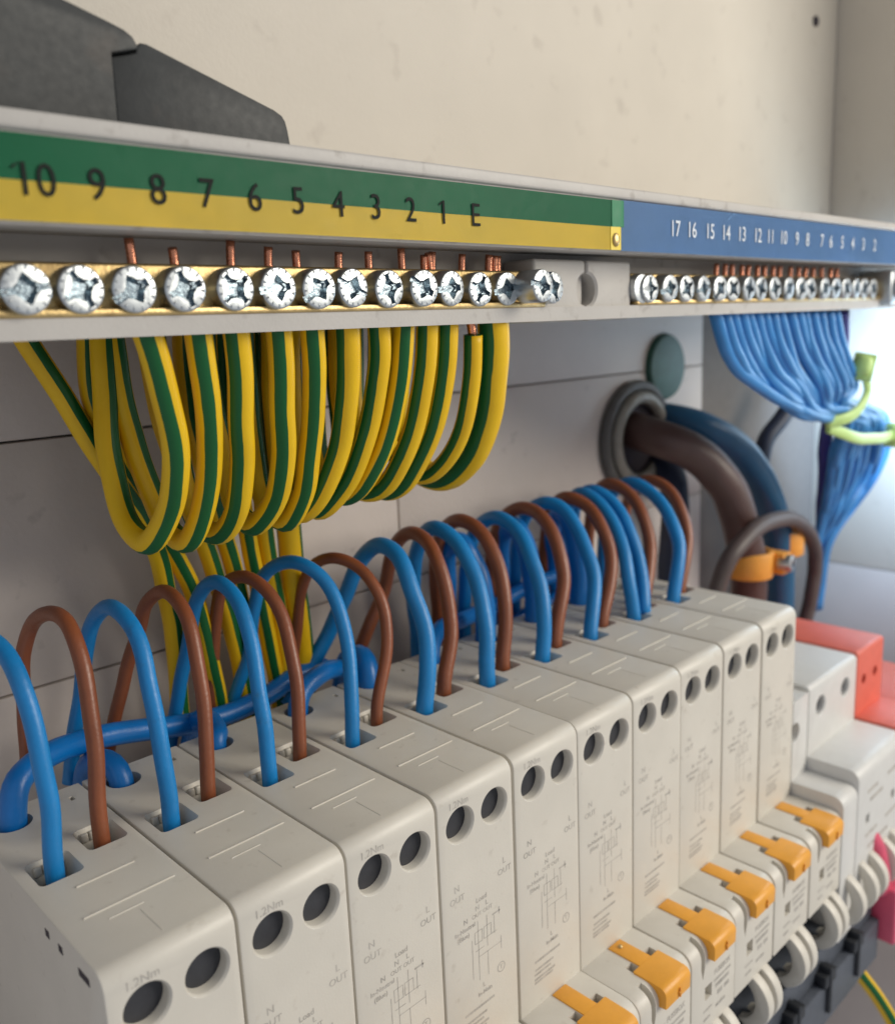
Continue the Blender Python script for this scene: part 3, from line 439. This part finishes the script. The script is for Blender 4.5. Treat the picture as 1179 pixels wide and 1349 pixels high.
def flake_mesh():
    """bright radial facets pressed in the rim of the head"""
    t = MB()
    for i in range(14):
        a = i/14*2*math.pi; w_ = .09
        ca, sa = math.cos(a), math.sin(a)
        r0, r1 = 2.15, 2.62
        bm = bmesh.new()
        P = [(r0*ca-w_*sa, -.02, r0*sa+w_*ca), (r1*ca-w_*2*sa, -.02, r1*sa+w_*2*ca), (r1*ca+w_*2*sa, -.02, r1*sa-w_*2*ca), (r0*ca+w_*sa, -.02, r0*sa-w_*ca)]
        top = [bm.verts.new(p) for p in P]; ap = bm.verts.new(((r0+r1)/2*ca, -.13, (r0+r1)/2*sa))
        for k in range(4): bm.faces.new((top[k], top[(k+1) % 4], ap))
        bmesh.ops.recalc_face_normals(bm, faces=bm.faces)
        t.add(bm)
    return t.mesh('face_ribs', M['zinc'], 10)
RIBS = flake_mesh()
SHANK = MB().cyl((0,5,0), (0,1,0), 1.7, 1.7, 8, 20).mesh('shank', M['zinc'])
def put_screw(parent, x, y, z, rot, tiltx=0, tiltz=0):
    o = link('screw', random.choice(SCR), parent, (x, y, z), (tiltx, rot, tiltz))
    link('face_ribs', RIBS, o)['kind'] = 'stuff'; return o
ebar = thing('earth_terminal_bar', 'brass earth terminal bar with a row of zinc screws under the green and yellow label', 'terminal bar')
link('bar', MB().box(-60, 97.2, 13.4, 20.2, 76.0, 82.4, .4, 3).mesh('bar', M['brass']), ebar)
link('front_ledge', MB().box(-60, 97.6, 11.6, 13.6, 75.9, 76.9, .3, 2).mesh('front_ledge', M['brass']), ebar)
for x in [-.9-6.4*k for k in range(5)] : put_screw(ebar, x, 10.6, 79.2, random.uniform(-.6,.6))
for x, r_ in D['screws']:
    put_screw(ebar, x, 10.9+random.uniform(-.5,.4), 79.2+random.uniform(-.12,.12), random.uniform(-.9,.9), random.uniform(-.04,.04), random.uniform(-.05,.05))
o = put_screw(ebar, *D['screwloose'][0], .2, 0, .05); link('shank', MB().lathe((0,3.8,0), [(k*.5, 2.05 if k%2 else 1.45) for k in range(18)], 28).mesh('shank', M['steel'], 20), o)
o = put_screw(ebar, 98.3, 10.2, 79.3, 1.2, 0, .03); link('shank', SHANK, o)
nbar = thing('neutral_terminal_bar', 'brass neutral terminal bar packed with zinc screws under the blue label', 'terminal bar')
link('bar', MB().box(127.2, 262, 13.4, 20.2, 76.0, 82.4, .4, 3).mesh('bar', M['brass']), nbar)
link('front_ledge', MB().box(127.0, 262, 11.6, 13.6, 75.9, 76.9, .3, 2).mesh('front_ledge', M['brass']), nbar)
link('screw_barrel_side', MB().cyl((128.6,15.5,79.2), (0,1,0), 3.0, 3.0, 8, 32, .2).mesh('screw_barrel_side', M['zinc']), nbar)  # stand-in for the visible side of the first screw's barrel
for i in range(18):
    put_screw(nbar, 130.6+6.95*i, 10.8+random.uniform(-.5,.4), 79.2, random.uniform(-1.2,1.2), random.uniform(-.05,.05), random.uniform(-.05,.05))
cl = link('clamp_block', MB().box(256.5, 267, 9.0, 19, 74.6, 84.6, .8, 3).mesh('clamp_block', M['zinc']), nbar)
put_screw(nbar, 261.5, 5.4, 79.4, .4)

# ------------------------------------------------------------------ earth wires
CU = D['cu']
def copper(parent, x, lean=0., h=85.6, y=16., r=.62):
    link('copper_end', tube('copper_end', [(x,y,80),(x+lean*.5,y-.1,84),(x+lean,y-.3,h)], r, M['copper'], seg=10), parent)
elab = ['leftmost of the green and yellow loops hanging under the brass earth bar']
elab += ['green and yellow loop hanging under the brass earth bar, %s from the left' % ORD[i] for i in range(1, 10)]
elab += ['thin green and yellow wire with stripped copper end, just left of the thickest earth wire',
         'thickest green and yellow wire, rightmost in the row under the brass earth bar']
pos_ = [-.15,0,-.45,-.1,0,-.75,-.5,.2,-.45,-.25,-.6,-.5]     # where the green band sits across each wire
ph = []
for (r, P), p_ in zip(D['earth'], pos_):
    va = math.degrees(math.atan2(P[0][0]-CAMPOS[0], P[0][1]-CAMPOS[1]))
    ph.append(-((va-16.7)-math.degrees(math.asin(p_)))/360)
for i, (r, P) in enumerate(D['earth']):
    r *= 1.06
    o = thing('earth_wire', elab[i], 'wire', 'green and yellow wires looping from the earth bar',
              me=tube('earth_wire', P, r, M['earth'], phase=ph[i], twist=random.uniform(-.0006,.0006)))
    if i < 10: copper(o, CU[i]-.3, random.uniform(-.7,.3), 84.6+random.uniform(0,1.3))
    if i == 8: copper(o, CU[9], .1, 85.4)
    if i == 10:
        link('stripped_core', tube('stripped_core', [(P[0][0]-1.2, 16, 80), (P[0][0]-.9, 16, 76), (P[0][0], P[0][1], P[0][2]-.5)], .8, M['copper'], seg=10), o)
        copper(o, CU[10], .1, 85.2)
    if i == 11:
        for k in (11,12,13): copper(o, CU[k], random.uniform(-.3,.3), 85.2, 15.5+.5*(k-11), .7)
rl = ['green and yellow wire slanting down from the left under the rail'] + \
     ['green and yellow wire running down behind the breakers, %s from the left' % ORD[i] for i in range(1, 6)] + \
     ['thickest green and yellow wire running down behind the breakers, rightmost of them']
for i, (r, P) in enumerate(D['rear']):
    thing('earth_wire', rl[i], 'wire', 'green and yellow wires going down behind the breakers',
          me=tube('earth_wire', P, r, M['earth'], step=2, phase=[.08,.02,.1,.05,-.02,.09,.19][i]))
thing('earth_wire', 'green and yellow wire at the bottom right corner below the dark busbar cover', 'wire', me=tube('earth_wire', D['earth_low'], 1.9, M['earth'], phase=-.04))

# ------------------------------------------------------------------ breakers
W_ = 18.0; BW = 17.62
def breaker_body():
    prof = arc(2.4, -2.4, 2.4, 180, 90, 7)[::-1]          # top front edge (y,z)
    prof = [(50, 0)] + prof + [(0, -49.6), (-.0, -52)]
    prof = [p for p in prof]
    prof += arc(-10.6, -55.2, 3.2, 90, 180, 6) + [(-13.8, -73), (6, -73.4), (6, -100), (50, -100)]
    t = MB(); t.prism(prof, 0, BW, 'x', .28)
    me = t.mesh('body', M['plastic'], 30)
    c = MB()
    for x in (4.95, 13.1):
        c.lathe((x, 0, -6.75), [(-1,3.75),(-.02,3.3),(.3,3.0),(.5,2.95),(7,2.95)])
    me = boolean(me, c.mesh('c', M['plastic']))
    c = MB()
    for x0, x1, y0, y1 in ((2.5,7.4,24.6,30.4), (10.9,15.6,28.4,34.2)):
        b = bmesh.new(); bmesh.ops.create_cube(b, size=1)
        for v in b.verts:
            k = .75 if v.co.z > 0 else -.0
            v.co = Vector(((x0+x1)/2+v.co.x*(x1-x0+2*k), (y0+y1)/2+v.co.y*(y1-y0+2*k), -.95+v.co.z*2.3))
        bmesh.ops.bevel(b, geom=[e for e in b.edges if abs(e.verts[0].co.z-e.verts[1].co.z) > .5], offset=.9, segments=3, profile=.5, affect='EDGES')
        c.add(b)
        c.box(x0, x1, y0, y1, -7, 1)
    c.cyl((5.2,45,-1), (0,0,1), 2.9, 2.9, 8, 28)
    c.box(14.3, 15.0, 44.8, 46.2, -1, 1)
    me = boolean(me, c.mesh('c', M['plastic']))
    c = MB()                                              # square front window, toggle wells and toggle slot
    c.box(5.2, 7.9, -15, -11.6, -65.6, -62.4)
    c.box(6.3, 8.35, -8.2, -5.9, -54, -51)
    c.box(12.65, 14.7, -8.2, -5.9, -54, -51)
    me = boolean(me, c.mesh('c', M['plastic']))
    c = MB()                                              # curved well beside the toggle head
    c.prism([(3.6,-51),(5.0,-51),(5.0,-57.5),(4.3,-60.2),(3.6,-57.5)], -15, -10.4, 'y')
    me = boolean(me, c.mesh('c', M['plastic']))
    return me
BODY = breaker_body()
def ridges():
    t = MB()
    def ln(x0, x1, y0, y1, h=.16): t.box(x0, x1, y0, y1, -.1, h, .06, 1)
    ln(5.2,13.6,20.2,20.55); ln(3.1,15.9,12.6,12.95); ln(5.4,10.2,10.2,10.45, .10)
    ln(9.1,9.35,3.0,9.2,.05)
    return t.mesh('moulded_ridges', M['plastic'])
RIDGE = ridges()
RECESS_SHADE = MB().box(.3, BW-.3, -4.6, 7, -99, -73.6, .3).mesh('recess_shade_block', M['well_shade'])  # solid near-black block painting the shade of the terminal opening
def side_marks():
    t = MB()
    for y in (4.2, 12.5, 17.0): t.box(-.06, .4, y, y+(3.2 if y < 5 else 1.3), -3.4, -2.3)  # slightly proud dark boxes paint the shade of shallow slots
    return t.mesh('side_slot_shade', M['pitch'])
def print_mesh():
    t = MB(); y = -.035
    put_text(t, '1.2Nm', 1.75, 4.7, y, -2.75+.0, .0, .95)
    put_text(t, 'N', 1.7, 3.5, y, -17.8); put_text(t, 'OUT', 1.6, 3.5, y, -19.8)
    put_text(t, 'L', 1.7, 15.0, y, -17.9); put_text(t, 'OUT', 1.6, 15.0, y, -19.8)
    put_text(t, 'Load', 1.35, 9.1, y, -22.2, .01); put_text(t, 'N    L', 1.3, 9.1, y, -23.6, .01); put_text(t, 'OUT OUT', 1.1, 9.2, y, -24.9)
    put_text(t, 'N', 1.3, 5.2, y, -24.8, .02); put_text(t, 'In-Neutral', 1.15, 5.0, y, -26.2, .02); put_text(t, '(Blue)', 1.15, 4.6, y, -27.5, .01)
    def ln(x0, x1, z0, z1): t.quad([(x0,y,z0),(x1,y,z0),(x1,y,z1),(x0,y,z1)])
    def hl(x0, x1, z): ln(x0, x1, z-.055, z+.055)
    def vl(x, z0, z1): ln(x-.055, x+.055, z0, z1)
    for x, a, b in ((8.0,-26,-37.5),(10.2,-26,-32),(6.5,-29,-36.5),(12.0,-27,-30.5),(10.2,-33,-37.6)): vl(x, b, a)
    for a, b, z in ((7.2,9.0,-28),(9.4,11.2,-28),(7.2,9.0,-30.2),(9.4,12.6,-30.2),(8.0,13.6,-33),(7.2,9.4,-31.6)): hl(a, b, z)
    vl(7.2,-30.2,-28); vl(9.0,-30.2,-28); vl(13.6,-34.4,-31.8); vl(9.4,-30.2,-28); vl(11.2,-30.2,-28)
    ln(11.6,13.6,-26.9,-26.6); ln(13.2,13.4,-27.4,-26.0)
    for i in range(14):                                   # small test circle
        a, b = 2*math.pi*i/14, 2*math.pi*(i+1)/14
        t.quad([(13.4+r_*math.cos(q), y, -38.0+r_*math.sin(q)) for r_, q in ((1.0,a),(1.0,b),(.85,b),(.85,a))])
    put_text(t, 'T', 1.2, 13.4, y, -38.0)
    put_text(t, 'L', 1.3, 9.0, y, -38.9, .02); put_text(t, 'In-Main', 1.15, 9.2, y, -40.3, .02)
    for k, (x0, x1, z) in enumerate(((4.2,11.4,-42.6),(4.2,9.4,-44.3),(4.0,8.6,-45.2),(4.0,9.8,-46.2),(4.0,9.2,-46.9))):
        x = x0
        while x < x1:
            d = random.uniform(.25,.7); ln(x, min(x+d, x1), z-.22, z+.22); x += d+.12
    return t.mesh('printing', M['ink'])
def nose_print():
    t = MB(); y = -13.84
    def ln(x0, x1, z0, z1): t.quad([(x0,y,z0),(x1,y,z0),(x1,y,z1),(x0,y,z1)])
    put_text(t, 'FUSEBOX', 1.7, 12.6-.5, y, -61.0, .03, .9)
    for x0, x1, z, h in ((8.7,15.6,-62.9,.28),(9.4,15.0,-64.4,.45),(10.2,12.2,-66.4,.5),(13.0,15.0,-66.4,.5),(4.6,8.0,-68.0,.2),(9.6,13.4,-69.3,.35),(4.8,7.4,-70.1,.3)):
        x = x0
        while x < x1:
            d = random.uniform(.3,.8); ln(x, min(x+d, x1), z-h, z+h); x += d+.14
    return t.mesh('nose_printing', M['ink'])
PRINT = print_mesh(); NPRINT = nose_print()
def toggle_mesh():
    t = MB()
    t.box(8.5, 12.5, -8.4, -.25, -52.6, -51.72, .18)                # stem
    prof = [(-7.9,-52.6),(-7.9,-51.66),(-12.4,-51.70)] + arc(-13.7,-53.45,1.7,80,180,5) + [(-15.3,-56.0),(-13.4,-56.2),(-12.9,-54.6)]
    t.prism(prof, 6.1, 14.9, 'x', .22)
    return t.mesh('toggle', M['orange'], 40)
TOGGLE = toggle_mesh()
TMARK = MB().box(10.6, 10.85, -15.75, -15.2, -55.6, -53.6).box(10.3, 11.1, -15.72, -15.2, -54.6, -54.3).mesh('toggle_mark', M['clamp'])
FIN = []
def fin():
    out = arc(-10.4, -79.6, 7.6, 112, 250, 14); inn = arc(-8.6, -79.4, 5.9, 108, 252, 12)[::-1]
    return MB().prism(out+inn, 0, 2.7, 'x', .35).mesh('guard_fin', M['plastic'], 35)
FINM = fin()
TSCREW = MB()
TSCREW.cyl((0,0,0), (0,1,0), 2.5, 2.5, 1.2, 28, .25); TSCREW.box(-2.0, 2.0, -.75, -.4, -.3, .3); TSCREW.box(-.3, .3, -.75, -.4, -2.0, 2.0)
TSCREW = TSCREW.mesh('shade_tinted_screw', M['dark_metal'])
WELL_DISC = MB()
WELL_DISC.cyl((0,0,0), (0,1,0), 2.93, 2.93, 1.0, 32)  # plain disc near the rim, coloured as the dark inside of the hole
WELL_DISC = WELL_DISC.mesh('shade_tinted_screw', M['well_shade'])
CAGE = MB().box(-.15, 4.55, -.1, 5.5, -6.9, -3.6, .1).box(.6, 3.8, 3.4, 4.6, -4.0, -2.9, .3).mesh('terminal_cage', M['dark_metal'])  # raised near-black top paints the slot's dark interior
TABS = MB()
for k in range(3): TABS.box(.3+k*1.35, 1.45+k*1.35, 5.25, 5.95, -2.0, -.55, .25, 3)
TABS = TABS.mesh('slot_tabs', M['plastic'])
def make_breaker(x, dx, label, first=False):
    o = thing('circuit_breaker', label, 'circuit breaker', 'row of cream circuit breakers', (x+dx, random.uniform(-.12,.15), random.uniform(-.1,.1)))
    link('body', BODY, o)
    link('moulded_ridges', RIDGE, o)['kind'] = 'stuff'
    link('printing', PRINT, o)['kind'] = 'stuff'; link('nose_printing', NPRINT, o)['kind'] = 'stuff'
    for sx in (4.95, 13.1): link('shade_tinted_screw', WELL_DISC, o, (sx, 2.4, -6.75), (0, random.uniform(0,1.5), 0))
    for sx, sy in ((2.75,24.8),(11.1,28.6)):
        link('terminal_cage', CAGE, o, (sx, sy, 0)); link('slot_tabs', TABS, o, (sx-.1, sy, 0))['kind'] = 'stuff'
    tg = link('toggle', TOGGLE, o); link('toggle_mark', TMARK, tg)
    for sx in (8.2, 12.4): link('guard_fin', FINM, o, (sx, 0, 0))
    link('shade_tinted_screw', TSCREW, o, (4.4, -6.6, -78.6), (0, random.uniform(0,1.5), 0))
    link('recess_shade_block', RECESS_SHADE, o)
    return o
dxs = [0, .02, .0, .03, .36-.05, 0, .02, 0, .02, .36]
for i in range(10):
    lab = 'cream circuit breaker, %s from the left in the row' % ORD[i] if 0 < i < 9 else ('leftmost cream circuit breaker, showing its plain side face' if i == 0 else 'tallest row\'s last cream circuit breaker, beside the lower white switch')
    if i == 9: lab = 'rightmost cream circuit breaker of the row, beside the lower white switch'
    b = make_breaker(i*W_, dxs[i], lab)
    if i == 0: link('side_slot_shade', side_marks(), b)['kind'] = 'stuff'
    if i == 5:
        s_ = bmesh.new(); bmesh.ops.create_uvsphere(s_, u_segments=16, v_segments=10, radius=.55)
        link('stem_glint', MB().add(s_, Matrix.Translation((10.4,-1.9,-51.75))).mesh('stem_glint', M['brass']), b)  # added brass dome standing in for a glint on the toggle stem

# ------------------------------------------------------------------ leads from the breaker slots
for m_, col, r, P in D['leads']:
    x = (m_-1)*W_
    start = [[x+5.0, 27.4, -5], [x+5.0, 27.6, 0]] if col == 'blue' else [[x+13.2, 30.4, -5], [x+13.2, 30.6, 0]]
    thing('lead_wire', '%s wire arching up out of the top of the %s breaker from the left' % (col, ORD[m_-1]), 'wire',
          'blue and brown leads arching from the breakers', me=tube('lead_wire', start+P, r, M[col]))
x = 8*W_
thing('lead_wire', 'second blue wire arching out of the ninth breaker from the left', 'wire', 'blue and brown leads arching from the breakers',
      me=tube('lead_wire', [[x+9.4,27.6,-.3],[x+9.4,27.7,1.5]]+D['extra_blue'][1:], 1.75, M['blue']))
ll = ['thick bright blue wire rising from the leftmost breaker and running along behind the row',
      'short bright blue wire bent back from the round rear hole of the second breaker',
      'short bright blue wire bent back from the round rear hole of the third breaker',
      'thick bright blue wire bent back from the round rear hole of the fourth breaker',
      'stubby thick blue wire folded over at the rear hole of the fifth breaker',
      'bright blue wire rising from the rear hole of the sixth breaker and running right',
      'bright blue wire rising from the rear hole of the seventh breaker and running right',
      'short bright blue wire bent back from the rear hole of the eighth breaker',
      'short bright blue wire bent back from the rear hole of the ninth breaker',
      'loose bright blue wire lying along the back of the eighth and ninth breakers']
for i, (r, P) in enumerate(D['links']):
    thing('neutral_wire', ll[i], 'wire', 'bright blue wires at the rear holes of the breakers', me=tube('neutral_wire', P, r, M['bright_blue']))

# ------------------------------------------------------------------ neutral bundle and ties
for i, (r, P) in enumerate(D['bundle']):
    lab = 'leftmost and lowest curving blue wire of the bundle under the blue labelled bar' if i == 0 else ('rightmost blue wire of the bundle under the blue labelled bar' if i == 15 else '%s blue wire from the left under the blue labelled bar' % ORD[i])
    o = thing('neutral_wire', lab, 'wire', 'blue wires bundled under the blue labelled bar', me=tube('neutral_wire', P, r, M['blue_pale'], step=2.2, seg=12))
    copper(o, P[0][0], random.uniform(-.4,.4), 85.2)
thing('violet_wire', 'violet wire hanging from the right end of the blue labelled bar', 'wire', me=tube('violet_wire', D['purple'], 2.3, M['purple'], step=2.5))
def tie(label, path, head, ang):
    o = thing('cable_tie', label, 'cable tie', 'lime green cable ties on the blue bundle')
    link('strap', tube('strap', path, 1.9, M['lime'], flat=.5), o)
    link('tie_head', MB().box(-3.6, 3.6, -2.8, 2.8, -3.4, 3.4, 2.3, 5).box(-1.2, 1.2, -3.4, 3.2, -4.4, 4.2, .5).mesh('tie_head', M['lime']), o, head, (ang, .3, .4))
tie('lime green cable tie with its lumpy head up against the blue bundle', D['tie1'], D['tiehead'], .2)
tie('lime green cable tie pulled level around the lower part of the blue bundle', D['tie2'], D['tiehead2'], .1)

# ------------------------------------------------------------------ supply tails, gland and clamp
g = thing('cable_gland', 'round grey gland in the back panel where the thick tails come in', 'cable gland')
gx, gz = 218.0, 34.5
def ring(name, R, r, y, m, parent, sc=1.0):
    P = [(gx+R*math.cos(a), y, gz+R*math.sin(a)*sc) for a in [2*math.pi*i/48 for i in range(49)]]
    link(name, tube(name, P, r, m, raw=True, seg=12, ref=(0,1,0)), parent)
ring('outer_ring', 17.5, 1.9, 73.5, M['gland'], g); ring('inner_ring', 13.6, 2.1, 72, M['glandpale'], g); ring('middle_ring', 15.6, 1.2, 74, M['gland'], g)
link('opening', MB().cyl((gx, 74.6, gz), (0,1,0), 16, 16, 1.2, 40).mesh('opening', M['pitch']), g)
thing('blanking_grommet', 'dark green round blanking grommet in the back panel above the thick tails', 'grommet', me=MB().cyl((236.5,74.2,57.0), (0,1,0), 10.6, 11.6, 2.2, 48, .5).mesh('blanking_grommet', M['grommet']))
thing('supply_cable', 'thick brown supply cable arching from the gland down into the yellow clamp', 'cable', me=tube('supply_cable', D['brown_tail'], 6.0, M['brown_dark'], seg=28))
thing('supply_cable', 'thick dark blue supply cable arching over the brown one from the gland', 'cable', me=tube('supply_cable', D['blue_tail'], 5.6, M['blue_dark'], seg=28))
thing('supply_cable', 'dark navy cable low in the gland behind the brown supply cable', 'cable', me=tube('supply_cable', D['navy_tail'], 4.6, M['navy'], seg=24))
thing('looped_cable', 'grey brown cable looping over in front of the yellow clamp', 'cable', me=tube('looped_cable', D['dark_loop'], 2.7, M['greybrown'], seg=20))
thing('navy_cable', 'dark blue cable slanting behind the blue bundle above the thick tails', 'cable', me=tube('navy_cable', D['navy_wire'], 3.2, M['navy'], seg=20))
bp_ = Vector(D['brown_tail'][6]); bl_ = Vector(D['blue_tail'][6])
ck = thing('cable_clamp', 'yellow plastic two part clamp round the thick brown and blue cables', 'cable clamp')
cz = -9.0
def half(cx, cy, R, a0, a1, name):
    out = arc(cx, cy, R+1.6, a0, a1, 20); inn = arc(cx, cy, R, a1, a0, 20)
    link(name, MB().prism(out+inn, cz-4.4, cz+4.4, 'z', .4).mesh(name, M['clamp']), ck)
half(bp_.x, bp_.y, 6.4, 150, 395, 'clamp_half'); half(bl_.x+1.5, bl_.y, 6.2, 200, 400, 'clamp_half')
link('clamp_screw', SCR[2], ck, (D['clampscrew'][0]+3, 32.6, cz+.3), (0,.5,.2))
link('clamp_lug', MB().box(D['clampscrew'][0]+.2, D['clampscrew'][0]+6, 34.5, 45, cz-3.6, cz+3.6, .6).mesh('clamp_lug', M['clamp']), ck)

# ------------------------------------------------------------------ main switch, surge device, comb
sd = thing('main_switch', 'lower white double width switch standing right of the cream breakers', 'switch')
prof = [(50,-25)] + arc(1.5,-26.5,1.5,90,180,4) + [(0,-45)]
t = MB(); t.prism(prof + arc(-11.0,-48.0,3.0,90,180,6) + [(-14,-90),(50,-90)], 190.0, 221.3, 'x', .35)
me = t.mesh('body', M['white_plastic'], 30)
c = MB()
for x in (197.4, 213.6):
    c.lathe((x, 0, -32.6), [(-1,3.4),(0,3.0),(.4,2.7),(6,2.7)], 30)
for x in (196.6, 214.4): c.box(x-.9, x+1.6, -15, -12, -62.5, -59.8)
link('body', boolean(me, c.mesh('c', M['white_plastic'])), sd)
t = MB(); t.prism([(50,-26.2),(0,-26.2),(0,-48.6)] + arc(-11.0,-51.6,3.0,90,180,6) + [(-14,-90),(50,-90)], 180.6, 189.6, 'x', .35)
me = t.mesh('side_module', M['white_plastic'], 30)
c = MB(); c.cyl((181.9, 2, -35), (0,1,0), 2.6, 2.6, 7, 30)
link('side_module', boolean(me, c.mesh('c', M['white_plastic'])), sd)
for x in (197.4, 213.6): link('shade_tinted_screw', WELL_DISC, sd, (x, 2.2, -32.6), (0,.6,0), ).scale = (.9,1,.9)
t = MB()
for z, x0, x1 in ((-53,196,203),(-53,210,217),(-56,198,207),(-66,196,204),(-66,210,219),(-70,198,212)):
    t.quad([(x0,-14.05,z-.5),(x1,-14.05,z-.5),(x1,-14.05,z+.5),(x0,-14.05,z+.5)])
link('printing', t.mesh('printing', M['ink']), sd)['kind'] = 'stuff'
for sx in (184, 192.5, 199, 208, 214): link('guard_fin', FINM, sd, (sx, -1.0, 0))
sp = thing('surge_protector', 'salmon red surge protection module at the far right end of the row', 'surge protector')
t = MB(); t.prism([(52,-24.6)] + arc(1.2,-25.8,1.2,90,180,4) + [(0,-44.5)] + arc(-11.0,-47.4,3.0,90,180,5) + [(-14,-88),(52,-88)], 221.9, 241.4, 'x', .4)
me = t.mesh('body', M['red'], 30); c = MB()
for x in (227.0, 235.4): c.cyl((x, 2, -34.2), (0,1,0), 1.6, 1.6, 7, 24)
link('body', boolean(me, c.mesh('c', M['red'])), sp)
link('side_module', MB().prism([(52,-46),(-11,-46),(-14,-49),(-14,-88),(52,-88)], 241.8, 276, 'x', .4).mesh('side_module', M['red']), sp)

cb = thing('comb_busbar', 'dark slate busbar cover running under the breaker terminals', 'busbar')
link('cover', MB().box(40, 206, -15.5, -8, -108, -95.5, .6).mesh('cover', M['comb']), cb)
link('upper_strip', MB().box(40, 206, -13.4, -5.5, -95.2, -86.6, .4).mesh('upper_strip', M['comb']), cb)
for k in range(8):
    x = 63+18*k
    link('clip', MB().box(x, x+1.6, -16.6, -8, -104, -90.8, .4).box(x-2.4, x+4.2, -16.3, -11, -95.8, -92.4, .3).mesh('clip', M['combblack']), cb)
link('dark_backing', MB().box(-20, 222, -2, 46, -125, -100.4, .3).mesh('dark_backing', M['comb']), cb)
pk = thing('pink_end_cap', 'pink plastic cap at the right end of the dark busbar cover', 'cap')
link('cap_block', MB().box(206.6, 219, -19.5, -8, -103, -86, .9, 3).mesh('cap_block', M['pink']), pk)
link('cap_loop', tube('cap_loop', [(203,-9,-66),(204.5,-13,-72),(206,-15,-80),(208,-14.5,-88)], 2.6, M['pink'], seg=14), pk)

# ------------------------------------------------------------------ dark moulding on the rail
bl = thing('dark_cover', 'dark grey moulded cover with notched sloping top on the left of the rail', 'cover')
t = MB(); t.prism([(-60,96.9),(-60,122),(8,112.7),(14.5,110.9),(19.3,109.6),(21.3,109.0),(22.3,108.4),(22.9,107.4),(22.6,107.0),(19.5,106.1),(19.3,96.9)], 11.8, 34, 'y', .25)
link('left_section', t.mesh('left_section', M['black'], 25), bl)
t = MB(); t.prism([(19.6,96.9),(19.7,105.9),(22.9,106.9),(23.1,107.7),(23.7,108.15),(24.5,108.15),(42.2,102.9),(43.4,102.3),(43.9,101.6),(44.2,100.4),(44.7,96.9)], 12.6, 36, 'y', .3)
link('right_section', t.mesh('right_section', M['black'], 25), bl)

print('objects', len(bpy.data.objects))
